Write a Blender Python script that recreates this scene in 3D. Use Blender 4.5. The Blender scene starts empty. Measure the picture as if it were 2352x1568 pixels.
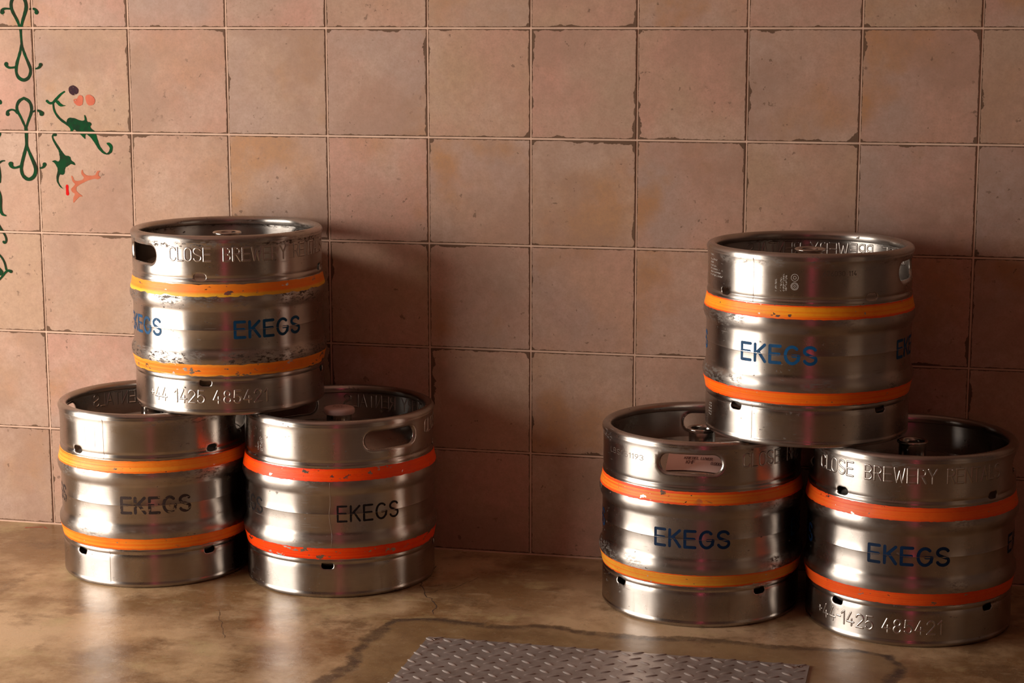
import bpy, math, random
from math import sin, cos, pi, radians as rad, atan2, hypot, floor as fl
from mathutils import Vector, noise
from mathutils.geometry import delaunay_2d_cdt
random.seed(4); AROT = .25
scn = bpy.context.scene
COL = scn.collection

# ------------------------------------------------------------------ camera, light, exposure
cam_d = bpy.data.cameras.new('camera'); cam = bpy.data.objects.new('camera', cam_d); COL.objects.link(cam)
cam_d.sensor_width = 36; cam_d.lens = 66.369
cam.location = (1.99458, -3.87923, 1.15951); cam.rotation_euler = (1.39923629, 0.00133060, 0.22919747)
scn.camera = cam
scn.view_settings.view_transform = 'Standard'; scn.view_settings.look = 'None'
scn.view_settings.gamma = 1; scn.view_settings.use_curve_mapping = False
scn.view_settings.exposure = 0.0
world = bpy.data.worlds.new('world'); scn.world = world; world.use_nodes = True
world.node_tree.nodes['Background'].inputs[0].default_value = (.55, .7, 1, 1)
world.node_tree.nodes['Background'].inputs[1].default_value = .6

# room: x to the right, y=0 the tiled wall, floor z=0
XL, XR, YF, ZC = -1.25, 3.9, -6.6, 2.75
WIN = dict(y0=-3.0, y1=-.55, z0=.02, z1=1.65)       # glazed doorway in the left wall
def area_light(name, loc, rot, sx, sy, power, color, spread=180):
    d = bpy.data.lights.new(name, 'AREA'); d.shape = 'RECTANGLE'; d.size = sx; d.size_y = sy
    d.energy = power; d.color = color; d.spread = rad(spread)
    o = bpy.data.objects.new(name, d); COL.objects.link(o); o.location = loc; o.rotation_euler = rot
    return o
area_light('window_daylight', (XL-.16, (WIN['y0']+WIN['y1'])/2, (WIN['z0']+WIN['z1'])/2), (0, rad(-90), 0), WIN['z1']-WIN['z0'], WIN['y1']-WIN['y0'], 156, (1, .915, .805))
area_light('ceiling_fill', (2.2, -3.2, ZC-.06), (0, 0, 0), 1.2, .25, .4, (1, .6, .45))  # added dim warm fill from above, not a known source

# ------------------------------------------------------------------ node helpers
class NT:
    def __init__(s, name):
        s.m = bpy.data.materials.new(name); s.m.use_nodes = True; s.t = s.m.node_tree; s.t.nodes.clear()
        s.out = s.n('ShaderNodeOutputMaterial')
    def n(s, kind, **kw):
        o = s.t.nodes.new(kind)
        for k, v in kw.items(): setattr(o, k, v)
        return o
    def l(s, a, b): s.t.links.new(a, b)
    def put(s, sock, v):
        if v is None: return
        if isinstance(v, bpy.types.NodeSocket): s.l(v, sock)
        elif isinstance(v, (tuple, list)) and sock.type == 'RGBA' and len(v) == 3: sock.default_value = (*v, 1)
        else: sock.default_value = v
    def math(s, op, a, b=None, c=None, clamp=False):
        o = s.n('ShaderNodeMath', operation=op, use_clamp=clamp)
        s.put(o.inputs[0], a)
        if b is not None: s.put(o.inputs[1], b)
        if c is not None: s.put(o.inputs[2], c)
        return o.outputs[0]
    def vmath(s, op, a, b=None):
        o = s.n('ShaderNodeVectorMath', operation=op); s.put(o.inputs[0], a)
        if b is not None: s.put(o.inputs[1], b)
        return o.outputs[0]
    def mix(s, f, a, b, blend='MIX'):
        o = s.n('ShaderNodeMix', data_type='RGBA', blend_type=blend); s.put(o.inputs[0], f)
        s.put(o.inputs[6], a); s.put(o.inputs[7], b); return o.outputs[2]
    def noise(s, vec, scale, detail=4, rough=.55, w=None, dist=0):
        o = s.n('ShaderNodeTexNoise'); o.noise_dimensions = '4D' if w is not None else '3D'
        s.put(o.inputs['Vector'], vec); s.put(o.inputs['Scale'], scale); s.put(o.inputs['Detail'], detail)
        s.put(o.inputs['Roughness'], rough); s.put(o.inputs['Distortion'], dist)
        if w is not None: s.put(o.inputs['W'], w)
        return o.outputs[0]
    def ramp(s, v, lo, hi, a=0., b=1.):
        o = s.n('ShaderNodeMapRange'); s.put(o.inputs[0], v); s.put(o.inputs[1], lo); s.put(o.inputs[2], hi)
        s.put(o.inputs[3], a); s.put(o.inputs[4], b); return o.outputs[0]
    def sep(s, v):
        o = s.n('ShaderNodeSeparateXYZ'); s.put(o.inputs[0], v); return o.outputs
    def comb(s, x, y, z):
        o = s.n('ShaderNodeCombineXYZ'); s.put(o.inputs[0], x); s.put(o.inputs[1], y); s.put(o.inputs[2], z); return o.outputs[0]
    def scale(s, v, sc): return s.vmath('MULTIPLY', v, sc)
    def bsdf(s, color, rough=.5, metal=0., normal=None, spec=None, **kw):
        o = s.n('ShaderNodeBsdfPrincipled'); s.put(o.inputs['Base Color'], color); s.put(o.inputs['Roughness'], rough)
        s.put(o.inputs['Metallic'], metal)
        if normal is not None: s.put(o.inputs['Normal'], normal)
        if spec is not None: s.put(o.inputs['Specular IOR Level'], spec)
        for k, v in kw.items(): s.put(o.inputs[k], v)
        return o
    def bump(s, h, strength=.3, dist=.001):
        o = s.n('ShaderNodeBump'); s.put(o.inputs['Height'], h); s.put(o.inputs['Strength'], strength); s.put(o.inputs['Distance'], dist)
        return o.outputs[0]
    def fin(s, sh):
        s.l(sh.outputs[0] if hasattr(sh, 'outputs') else sh, s.out.inputs[0]); return s.m

def simple(name, col, rough=.5, metal=0., emit=None, estr=0):
    t = NT(name); co = t.n('ShaderNodeTexCoord').outputs['Object']
    c = t.mix(t.ramp(t.noise(co, 9), .3, .7, 0, .25), col, tuple(x*.7 for x in col))
    b = t.bsdf(c, rough, metal)
    if emit: t.put(b.inputs['Emission Color'], emit); t.put(b.inputs['Emission Strength'], estr)
    return t.fin(b)

# ------------------------------------------------------------------ materials
def mat_tile():
    t = NT('glazed_tile'); tc = t.n('ShaderNodeTexCoord'); ob = tc.outputs['Object']
    r = t.n('ShaderNodeObjectInfo').outputs['Random']; w = t.math('MULTIPLY', r, 57.)
    r2 = t.math('FRACT', t.math('MULTIPLY', r, 13.7)); r3 = t.math('FRACT', t.math('MULTIPLY', r, 31.3))
    pink, beige, mauve, ochre = (.62, .335, .255), (.56, .365, .24), (.50, .345, .29), (.52, .24, .075)
    base = t.mix(r2, pink, beige)
    base = t.mix(t.ramp(t.noise(ob, 5, 3, .5, w), .42, .62), base, t.mix(r3, beige, mauve))
    base = t.mix(t.ramp(t.noise(ob, 9, 4, .6, t.math('ADD', w, 7.)), .5, .72, 0, .5), base, pink)
    oc = t.math('MULTIPLY', t.ramp(t.noise(ob, 4.5, 5, .55, t.math('ADD', w, 19.)), .53, .64), t.ramp(r3, .2, 1., .08, .8))
    base = t.mix(oc, base, ochre)
    base = t.mix(t.ramp(t.noise(ob, 3.4, 6, .6, t.math('ADD', w, 41.)), .50, .60, 0, .6), base, (.42, .255, .185))
    base = t.mix(t.ramp(t.noise(ob, 6, 7, .62, t.math('ADD', w, 47.)), .50, .66, 0, .5), base, (.66, .47, .37))
    base = t.mix(t.ramp(t.noise(ob, 60, 6, .7, w), .38, .75, 0, .5), base, (.36, .22, .15))
    base = t.mix(t.ramp(t.noise(ob, 260, 3, .6, w), .45, .75, 0, .4), base, (.36, .22, .15))
    # brown pits and specks
    sp = t.math('MULTIPLY', t.ramp(t.noise(ob, 70, 3, .6, w), .645, .67), t.ramp(t.noise(ob, 11, 2, .5, t.math('ADD', w, 3.)), .48, .58))
    # worn edge: brown body showing along the rim of each tile
    x, y, z = t.sep(ob)
    ax = t.math('SUBTRACT', .1108, t.math('ABSOLUTE', x)); az = t.math('SUBTRACT', .1108, t.math('ABSOLUTE', z))
    e = t.math('MINIMUM', ax, az)
    cr = t.math('ADD', ax, az)
    n1 = t.noise(ob, 55, 5, .7, w); n2 = t.noise(ob, 8, 3, .6, t.math('ADD', w, 31.))
    lim = t.math('ADD', t.ramp(n1, .35, .75, .0000, .0034), t.math('MULTIPLY', t.ramp(n2, .56, .80, 0, .017), t.ramp(n1, .3, .6, .4, 1)))
    m1 = t.ramp(t.math('SUBTRACT', lim, e), -.0003, .0004)
    lim2 = t.ramp(t.noise(ob, 16, 4, .6, t.math('ADD', w, 5.)), .5, .75, 0, .032)
    m2 = t.ramp(t.math('SUBTRACT', lim2, cr), -.0006, .0006)
    edge = t.math('MAXIMUM', m1, m2)
    ec = t.mix(t.noise(ob, 30, 3), (.085, .042, .022), (.20, .115, .07))
    c = t.mix(t.math('MULTIPLY', sp, .7), base, (.20, .12, .08))
    c = t.scale(t.mix(t.math('MULTIPLY', edge, .93), c, ec), (.80, .80, .80))
    h = t.math('SUBTRACT', t.math('MULTIPLY', t.noise(ob, 14, 5, .6, w), 1.), t.math('MULTIPLY', edge, .3))
    nrm = t.bump(h, .45, .0018)
    ro = t.ramp(t.noise(ob, 20, 4, .6, w), .3, .7, .50, .66)
    return t.fin(t.bsdf(c, t.math('ADD', ro, t.math('MULTIPLY', edge, .2)), 0, nrm, .22))

def mat_grout():
    t = NT('grout'); g = t.n('ShaderNodeNewGeometry').outputs['Position']
    c = t.mix(t.ramp(t.noise(g, 16, 4), .35, .7), (.70, .47, .35), (.56, .36, .26))
    return t.fin(t.bsdf(c, .8, 0, t.bump(t.noise(g, 300, 3), .4, .001)))

def mat_floor():
    t = NT('stained_concrete'); g = t.n('ShaderNodeNewGeometry').outputs['Position']
    x, y, z = t.sep(g)
    n = lambda s, d=5, r=.6, o=0: t.noise(t.vmath('ADD', g, (o, o*.7, 0)), s, d, r)
    c = t.mix(t.ramp(n(2.4, 10, .66), .43, .56), (.60, .42, .245), (.27, .155, .070))
    c = t.mix(t.ramp(n(1.6, 5, .5, 15), .50, .66, 0, .6), c, (.66, .47, .31))
    c = t.mix(t.ramp(n(5, 10, .72, 8), .52, .62, 0, .7), c, (.16, .09, .042))
    c = t.mix(t.ramp(n(7, 10, .75, 3), .54, .66, 0, .6), c, (.54, .43, .22))
    st = t.noise(t.scale(g, (10, 45, 1)), 1, 6, .75)
    c = t.mix(t.ramp(st, .56, .68, 0, .5), c, (.55, .42, .27))
    # irregular repair patch cast round the steel hatch
    wob = t.math('ADD', t.math('MULTIPLY', t.math('SUBTRACT', n(4.5, 3, .5, 2), .5), .11), t.math('MULTIPLY', t.math('SUBTRACT', n(26, 6, .7, 5), .5), .05))
    sx = t.math('SUBTRACT', t.math('ABSOLUTE', t.math('SUBTRACT', x, 1.44)), .50)
    sy = t.math('SUBTRACT', t.math('ABSOLUTE', t.math('SUBTRACT', y, -1.0)), .53)
    sd = t.math('ADD', t.math('MAXIMUM', sx, sy), wob)
    sd = t.math('ADD', sd, t.math('MULTIPLY', t.math('MAXIMUM', t.math('ADD', t.math('ADD', sx, sy), .10), 0), .55))
    ins = t.ramp(sd, .003, -.003)
    pc = t.mix(t.ramp(n(9, 6, .65, 4), .35, .65), (.30, .195, .09), (.18, .105, .048))
    c = t.mix(t.math('MULTIPLY', ins, .75), c, pc)
    bd = t.math('SUBTRACT', 1, t.ramp(t.math('ABSOLUTE', t.math('ADD', sd, .014)), .006, .020))
    bd = t.math('MULTIPLY', bd, t.math('MULTIPLY', t.ramp(n(30, 5, .7, 9), .35, .55, .3, 1), t.ramp(n(2.2, 2, .5, 17), .35, .6, .5, 1)))
    c = t.mix(t.math('MULTIPLY', bd, .9), c, (.055, .035, .028))
    ck = 0.
    c = t.mix(t.ramp(n(22, 8, .8, 21), .56, .70, 0, .5), c, (.46, .36, .23))
    c = t.mix(t.ramp(n(30, 8, .8, 27), .58, .70, 0, .6), c, (.09, .05, .025))
    c = t.mix(t.ramp(n(160, 4, .7), .62, .70, 0, .6), c, (.55, .46, .33))
    c = t.mix(t.ramp(n(120, 4, .7, 31), .66, .70, 0, .6), c, (.07, .04, .02))
    c = t.scale(c, (.87, .85, .83))
    ro = t.math('ADD', t.ramp(n(7, 6, .7, 3), .3, .7, .22, .38), t.math('MULTIPLY', ins, .12))
    h = t.math('ADD', t.math('MULTIPLY', n(40, 6, .7), .6), t.math('SUBTRACT', t.math('MULTIPLY', n(5, 3, .5), 2.), t.math('ADD', t.math('MULTIPLY', bd, .3), ck)))
    return t.fin(t.bsdf(c, ro, 0, t.bump(h, .35, .0025), .35))

def steel_nodes(t, dirt=1., seed=0., tint=(.47, .425, .39), rough=.28, aniso=.8, bulge=True):
    tc = t.n('ShaderNodeTexCoord'); ob = tc.outputs['Object']; x, y, z = t.sep(ob)
    th = t.math('ARCTAN2', y, x); cyl = t.comb(t.math('MULTIPLY', th, .197), seed, z)
    rr = t.math('SQRT', t.math('ADD', t.math('MULTIPLY', x, x), t.math('MULTIPLY', y, y)))
    o3 = t.vmath('ADD', ob, (seed, seed*.37, 0))
    brush = t.noise(t.scale(o3, (3, 3, 420)), 1, 4, .7)
    cloud = t.noise(o3, 9, 5, .6)
    c = t.mix(t.ramp(cloud, .4, .65), tint, tuple(v*.78 for v in tint))
    c = t.mix(t.ramp(brush, .3, .7, 0, .18), c, (.3, .26, .23))
    # rubbed scuffs and grime on the rolling rings and rims
    if bulge:
        ring = t.ramp(rr, .1972, .2010)
        rim = t.ramp(t.math('ABSOLUTE', t.math('SUBTRACT', z, .345)), .009, .002)
        zone = t.math('MAXIMUM', ring, rim)
    else: zone = .2
    sc = t.noise(t.scale(o3, (80, 80, 210)), 1, 5, .75)
    broad = t.ramp(t.noise(o3, 7, 3, .6), .62-.16*dirt, .78-.16*dirt)
    g1 = t.math('MULTIPLY', t.ramp(sc, .50, .56), t.math('MULTIPLY', zone, broad))
    sp = t.math('MULTIPLY', t.ramp(t.noise(t.scale(o3, (90, 90, 150)), 1, 3, .6), .66, .69), t.ramp(t.noise(o3, 12, 2), .5, .6))
    ln = t.math('MULTIPLY', t.ramp(t.noise(t.scale(o3, (16, 16, 520)), 1, 2, .5), .66, .70), t.ramp(t.noise(o3, 14, 2), .52, .62))
    gr = t.math('MULTIPLY', t.math('MAXIMUM', t.math('MAXIMUM', g1, sp), t.math('MULTIPLY', ln, .5)), .85*dirt, clamp=True)
    c = t.mix(gr, c, (.055, .035, .025))
    run = t.math('MULTIPLY', t.ramp(t.noise(t.scale(o3, (38, 38, 5)), 1, 4, .6), .60, .70), t.ramp(z, .10, .02, .0, .5))
    c = t.mix(t.math('MULTIPLY', run, dirt*.6), c, (.17, .09, .05))
    ro = t.math('ADD', t.ramp(t.noise(o3, 14, 5, .65), .3, .7, rough-.04, rough+.08), t.math('MULTIPLY', gr, .4))
    ro = t.math('ADD', ro, t.math('MULTIPLY', zone, .06))
    me = t.math('SUBTRACT', 1, t.math('MULTIPLY', gr, .7))
    h = t.math('ADD', t.math('MULTIPLY', t.noise(o3, 8, 2, .4), .8), t.math('ADD', t.math('MULTIPLY', brush, .03), t.math('MULTIPLY', t.noise(t.scale(o3, (30, 30, 60)), 1, 3, .5), .03)))
    nrm = t.bump(h, .22, .0012)
    b = t.bsdf(c, ro, me, nrm)
    if aniso:
        tg = t.n('ShaderNodeTangent', direction_type='RADIAL', axis='Z')
        t.put(b.inputs['Anisotropic'], aniso); t.put(b.inputs['Anisotropic Rotation'], AROT); t.l(tg.outputs[0], b.inputs['Tangent'])
    return b, ob
def mat_steel(name, **kw):
    t = NT(name); b, _ = steel_nodes(t, **kw); return t.fin(b)

def mat_band(name, c_mid, c_edge, seed, zlo, zhi, chips=.0, yel=None):
    """paint stripe brushed on with the keg turning: fine rings of slightly different paint, chipped to the steel"""
    t = NT(name); ob = t.n('ShaderNodeTexCoord').outputs['Object']; x, y, z = t.sep(ob)
    o3 = t.vmath('ADD', ob, (seed, seed*.6, 0))
    v = t.ramp(z, zlo, zhi)
    line = t.noise(t.scale(o3, (1.6, 1.6, 480)), 1, 5, .7)
    edge = t.math('MAXIMUM', t.ramp(v, .22, .06), t.ramp(v, .80, .95))
    f = t.math('ADD', t.math('MULTIPLY', edge, .75), t.math('MULTIPLY', t.math('SUBTRACT', line, .47), 5.), clamp=True)
    c = t.mix(f, c_mid, c_edge)
    if yel: c = t.mix(t.ramp(v, yel[1], yel[2], 0, 1), c, yel[0])
    c = t.mix(t.ramp(t.noise(o3, 30, 4, .7), .5, .75, 0, .3), c, tuple(k*.6 for k in c_edge))
    p = t.bsdf(c, .36, 0, t.bump(line, .5, .0012), .28)
    st, _ = steel_nodes(t, seed=seed, bulge=False)
    ch = t.math('MULTIPLY', t.ramp(t.noise(t.scale(o3, (38, 38, 75)), 1, 4, .6), .66-chips*.08, .665-chips*.08), t.ramp(t.noise(o3, 8, 2), .50-chips*.1, .56-chips*.1))
    nick = t.ramp(t.noise(t.scale(o3, (110, 110, 140)), 1, 2, .5), .735-chips*.02, .74-chips*.02)
    mx = t.n('ShaderNodeMixShader'); t.put(mx.inputs[0], t.math('MAXIMUM', ch, nick)); t.l(p.outputs[0], mx.inputs[1]); t.l(st.outputs[0], mx.inputs[2])
    return t.fin(mx)

def mat_print(name, col, seed=0., wear=.3):
    t = NT(name); ob = t.n('ShaderNodeTexCoord').outputs['Object']; o3 = t.vmath('ADD', ob, (seed, 0, seed))
    c = t.mix(t.ramp(t.noise(o3, 30, 4), .4, .7), col, tuple(v*.55 for v in col))
    p = t.bsdf(c, .5, spec=.15)
    w = t.ramp(t.noise(t.scale(o3, (60, 60, 110)), 1, 5, .7), .72-wear*.28, .76-wear*.26)
    seam = t.ramp(t.math('ABSOLUTE', t.math('SUBTRACT', t.sep(ob)[2], .1742)), .0007, .0003)
    tr = t.n('ShaderNodeBsdfTransparent'); mx = t.n('ShaderNodeMixShader')
    t.put(mx.inputs[0], t.math('MAXIMUM', w, t.math('MULTIPLY', seam, .8))); t.l(p.outputs[0], mx.inputs[1]); t.l(tr.outputs[0], mx.inputs[2])
    return t.fin(mx)

def mat_wallpaint(name, c1, c2, wear=.0):
    t = NT(name); g = t.n('ShaderNodeNewGeometry').outputs['Position']
    c = t.mix(t.ramp(t.noise(g, 38, 3, .6), .4, .62), c1, c2)
    p = t.bsdf(c, .65, spec=.04); tr = t.n('ShaderNodeBsdfTransparent'); mx = t.n('ShaderNodeMixShader')
    t.put(mx.inputs[0], t.ramp(t.noise(g, 210, 4, .6), .70-wear, .72-wear)); t.l(p.outputs[0], mx.inputs[1]); t.l(tr.outputs[0], mx.inputs[2])
    return t.fin(mx)

def mat_plate():
    t = NT('galvanised_plate'); ob = t.n('ShaderNodeTexCoord').outputs['Object']; x, y, z = t.sep(ob)
    c = t.mix(t.ramp(t.noise(ob, 12, 5), .35, .65), (.46, .42, .40), (.34, .30, .28))
    c = t.mix(t.ramp(t.noise(ob, 120, 4, .7), .55, .75, 0, .5), c, (.12, .09, .075))
    # rust round the corner screws
    def corner(cx, cy, r):
        d = t.vmath('LENGTH', t.vmath('SUBTRACT', ob, (cx, cy, 0)))
        return d
    f = None
    for cx, cy in ((.018, -.012), (.685, -.012)):
        o = t.n('ShaderNodeVectorMath', operation='LENGTH'); t.l(t.vmath('SUBTRACT', ob, (cx, cy, 0)), o.inputs[0])
        m = t.ramp(t.math('ADD', o.outputs['Value'], t.math('MULTIPLY', t.noise(ob, 60, 4), .04)), .046, .030)
        f = m if f is None else t.math('MAXIMUM', f, m)
    rust = t.math('MULTIPLY', f, t.ramp(t.noise(ob, 90, 4, .7), .4, .55))
    c = t.mix(t.math('MULTIPLY', rust, .85), c, (.14, .055, .025))
    ro = t.math('ADD', t.ramp(t.noise(ob, 25, 5), .3, .7, .42, .58), t.math('MULTIPLY', rust, .3))
    return t.fin(t.bsdf(c, ro, t.math('SUBTRACT', .75, t.math('MULTIPLY', rust, .7)), t.bump(t.noise(ob, 90, 4), .2, .001)))

M_TILE = mat_tile(); M_GROUT = mat_grout(); M_FLOOR = mat_floor(); M_PLATE = mat_plate()
M_STEEL = {k: mat_steel('keg_steel_'+k.lower(), seed=s, dirt=d) for k, s, d in (('A', 1.3, .8), ('B', 4.1, .7), ('C', 7.7, 1.3), ('D', 2.9, 1.), ('E', 9.2, .5), ('F', 5.5, .8))}
M_EMB = mat_steel('embossed_steel', seed=3., dirt=.3, aniso=0, rough=.27, bulge=False)
M_INNER = mat_steel('dome_steel', seed=6., dirt=.6, aniso=0, rough=.3, bulge=False)
M_VALVE = mat_steel('valve_steel', seed=8., dirt=.2, aniso=0, rough=.14, bulge=False)
M_DARK = simple('dark_rubber', (.02, .018, .016), .6)
M_CAP = simple('pink_plastic', (.62, .42, .38), .45)
M_ETCH = simple('etched_marks', (.60, .56, .52), .6, .3)
M_STAMP = simple('stamped_marks', (.13, .10, .08), .5, .6)
M_WELD = simple('weld', (.42, .36, .32), .3, 1.)

# ------------------------------------------------------------------ object helpers
def mesh(name, v, f, smooth=True):
    me = bpy.data.meshes.new(name); me.from_pydata([tuple(p) for p in v], [], f); me.update()
    if smooth: me.polygons.foreach_set('use_smooth', [True]*len(me.polygons))
    return me
def obj(name, me, mat=None, parent=None, loc=(0, 0, 0), smooth=True):
    if isinstance(me, tuple): me = mesh(name, me[0], me[1], smooth)
    if mat and not me.materials: me.materials.append(mat)
    o = bpy.data.objects.new(name, me); COL.objects.link(o); o.location = loc
    if parent: o.parent = parent
    return o
def empty(name, loc, rz=0):
    o = bpy.data.objects.new(name, None); COL.objects.link(o); o.location = loc; o.rotation_euler = (0, 0, rz); o.empty_display_size = .05; return o
def tag(o, label=None, cat=None, group=None, kind=None):
    for k, v in (('label', label), ('category', cat), ('group', group), ('kind', kind)):
        if v: o[k] = v
    return o
def box(a, b):
    (x0, y0, z0), (x1, y1, z1) = a, b
    v = [(x, y, z) for z in (z0, z1) for y in (y0, y1) for x in (x0, x1)]
    return v, [(0, 2, 3, 1), (4, 5, 7, 6), (0, 1, 5, 4), (2, 6, 7, 3), (0, 4, 6, 2), (1, 3, 7, 5)]
def boxes(L):
    V, F = [], []
    for a, b in L:
        v, f = box(a, b); n = len(V); V += v; F += [tuple(i+n for i in q) for q in f]
    return V, F
def revolve(path, n=192, closed=False, jit=None):
    """path: (r, z) from the outside top downwards; returns verts, faces"""
    V, F = [], []; m = len(path)
    for i in range(n):
        a = 2*pi*i/n
        for j, (r, z) in enumerate(path):
            if jit: r, z = jit(a, j, r, z)
            V.append((r*cos(a), r*sin(a), z))
    for i in range(n):
        i2 = (i+1) % n
        for j in range(m if closed else m-1):
            j2 = (j+1) % m
            F.append((i*m+j, i*m+j2, i2*m+j2, i2*m+j))
    return V, F

# ------------------------------------------------------------------ single-stroke lettering
def arc(cx, cy, rx, ry, a0, a1, n=12): return [(cx+rx*cos(rad(a0+(a1-a0)*i/n)), cy+ry*sin(rad(a0+(a1-a0)*i/n))) for i in range(n+1)]
G = {
 'E': (.6, [[(0, 0), (0, 1)], [(0, 1), (.6, 1)], [(0, .52), (.54, .52)], [(0, 0), (.6, 0)]]),
 'K': (.62, [[(0, 0), (0, 1)], [(.6, 1), (0, .40)], [(.2, .6), (.62, 0)]]),
 'G': (.74, [arc(.38, .5, .38, .5, 48, 355, 22), [(.74, .46), (.42, .46)], [(.745, .46), (.72, .2)]]),
 'S': (.66, [arc(.33, .755, .31, .245, 25, 200, 12)+[(.12, .59), (.33, .50), (.52, .42)]+arc(.34, .26, .32, .26, 35, -160, 12)]),
 'C': (.58, [arc(.30, .72, .30, .28, 20, 180, 9)+arc(.30, .28, .30, .28, 180, 340, 9)]),
 'L': (.5, [[(0, 1), (0, 0)], [(0, 0), (.5, 0)]]),
 'O': (.6, [arc(.30, .72, .30, .28, 0, 180, 9)+arc(.30, .28, .30, .28, 180, 360, 9)+[(.6, .72)]]),
 'B': (.58, [[(0, 0), (0, 1)], [(0, 1), (.3, 1)]+arc(.3, .76, .25, .24, 90, -90, 8)+[(0, .52)], [(.3, .52)]+arc(.3, .26, .28, .26, 90, -90, 8)+[(0, 0)]]),
 'R': (.58, [[(0, 0), (0, 1)], [(0, 1), (.3, 1)]+arc(.3, .75, .26, .25, 90, -90, 8)+[(0, .5)], [(.28, .5), (.58, 0)]]),
 'W': (.8, [[(0, 1), (.2, 0)], [(.2, 0), (.4, .8)], [(.4, .8), (.6, 0)], [(.6, 0), (.8, 1)]]),
 'Y': (.62, [[(0, 1), (.31, .48)], [(.62, 1), (.31, .48)], [(.31, .48), (.31, 0)]]),
 'N': (.6, [[(0, 0), (0, 1)], [(0, 1), (.6, 0)], [(.6, 0), (.6, 1)]]),
 'T': (.6, [[(0, 1), (.6, 1)], [(.3, 1), (.3, 0)]]),
 'A': (.66, [[(0, 0), (.33, 1)], [(.33, 1), (.66, 0)], [(.12, .33), (.54, .33)]]),
 'P': (.55, [[(0, 0), (0, 1)], [(0, 1), (.3, 1)]+arc(.3, .75, .25, .25, 90, -90, 8)+[(0, .5)]]),
 'H': (.6, [[(0, 0), (0, 1)], [(.6, 0), (.6, 1)], [(0, .5), (.6, .5)]]),
 'F': (.55, [[(0, 0), (0, 1)], [(0, 1), (.55, 1)], [(0, .52), (.5, .52)]]),
 'I': (.05, [[(0, 0), (0, 1)]]),
 'V': (.6, [[(0, 1), (.3, 0)], [(.3, 0), (.6, 1)]]),
 '+': (.4, [[(.2, .32), (.2, .68)], [(.02, .5), (.38, .5)]]),
 '-': (.3, [[(0, .5), (.3, .5)]]),
 '.': (.06, [[(0, 0), (.04, 0)]]),
 '0': (.5, [arc(.25, .72, .25, .28, 0, 180, 9)+arc(.25, .28, .25, .28, 180, 360, 9)+[(.5, .72)]]),
 '1': (.25, [[(0, .78), (.22, 1)], [(.22, 1), (.22, 0)]]),
 '2': (.52, [arc(.26, .72, .26, .28, 170, -20, 10)+[(.0, .0)], [(0, 0), (.52, 0)]]),
 '3': (.5, [arc(.24, .75, .24, .25, 160, -90, 10), arc(.24, .26, .26, .26, 90, -160, 10)]),
 '4': (.55, [[(.32, 1), (0, .27)], [(0, .27), (.55, .27)], [(.38, .5), (.38, 0)]]),
 '5': (.5, [[(.46, 1), (.06, 1)], [(.06, 1), (.03, .57)], arc(.24, .31, .26, .31, 150, -150, 12)]),
 '6': (.5, [[(.38, 1), (.05, .45)]+arc(.25, .27, .25, .27, 150, -210, 14)]),
 '7': (.5, [[(0, 1), (.5, 1)], [(.5, 1), (.15, 0)]]),
 '8': (.5, [arc(.25, .76, .22, .24, 0, 360, 14), arc(.25, .26, .25, .26, 0, 360, 14)]),
 '9': (.5, [[(.12, 0), (.45, .55)]+arc(.25, .73, .25, .27, -30, 330, 14)]),
 'U': (.6, [[(0, 1), (0, .3)]+arc(.3, .3, .3, .3, 180, 360, 8)+[(.6, 1)]]),
 'M': (.7, [[(0, 0), (0, 1)], [(0, 1), (.35, .3)], [(.35, .3), (.7, 1)], [(.7, 1), (.7, 0)]]),
 'X': (.6, [[(0, 0), (.6, 1)], [(0, 1), (.6, 0)]]),
 'D': (.6, [[(0, 0), (0, 1)], [(0, 1), (.25, 1)]+arc(.25, .5, .35, .5, 90, -90, 10)+[(0, 0)]]),
 ' ': (.35, []),
}
def layout(s, width, height, gap=.2):
    """strokes of a word in metres, filling width, baseline at 0"""
    x = 0; out = []
    for i, ch in enumerate(s):
        w, st = G[ch]
        for p in st: out.append([(x+a, b) for a, b in p])
        x += w + (gap if i < len(s)-1 else 0)
    k = width/x
    return [[(a*k, b*height) for a, b in p] for p in out]
def resample(p, step):
    out = [p[0]]
    for a, b in zip(p, p[1:]):
        n = max(1, int(hypot(b[0]-a[0], b[1]-a[1])/step))
        out += [(a[0]+(b[0]-a[0])*i/n, a[1]+(b[1]-a[1])*i/n) for i in range(1, n+1)]
    return out
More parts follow.
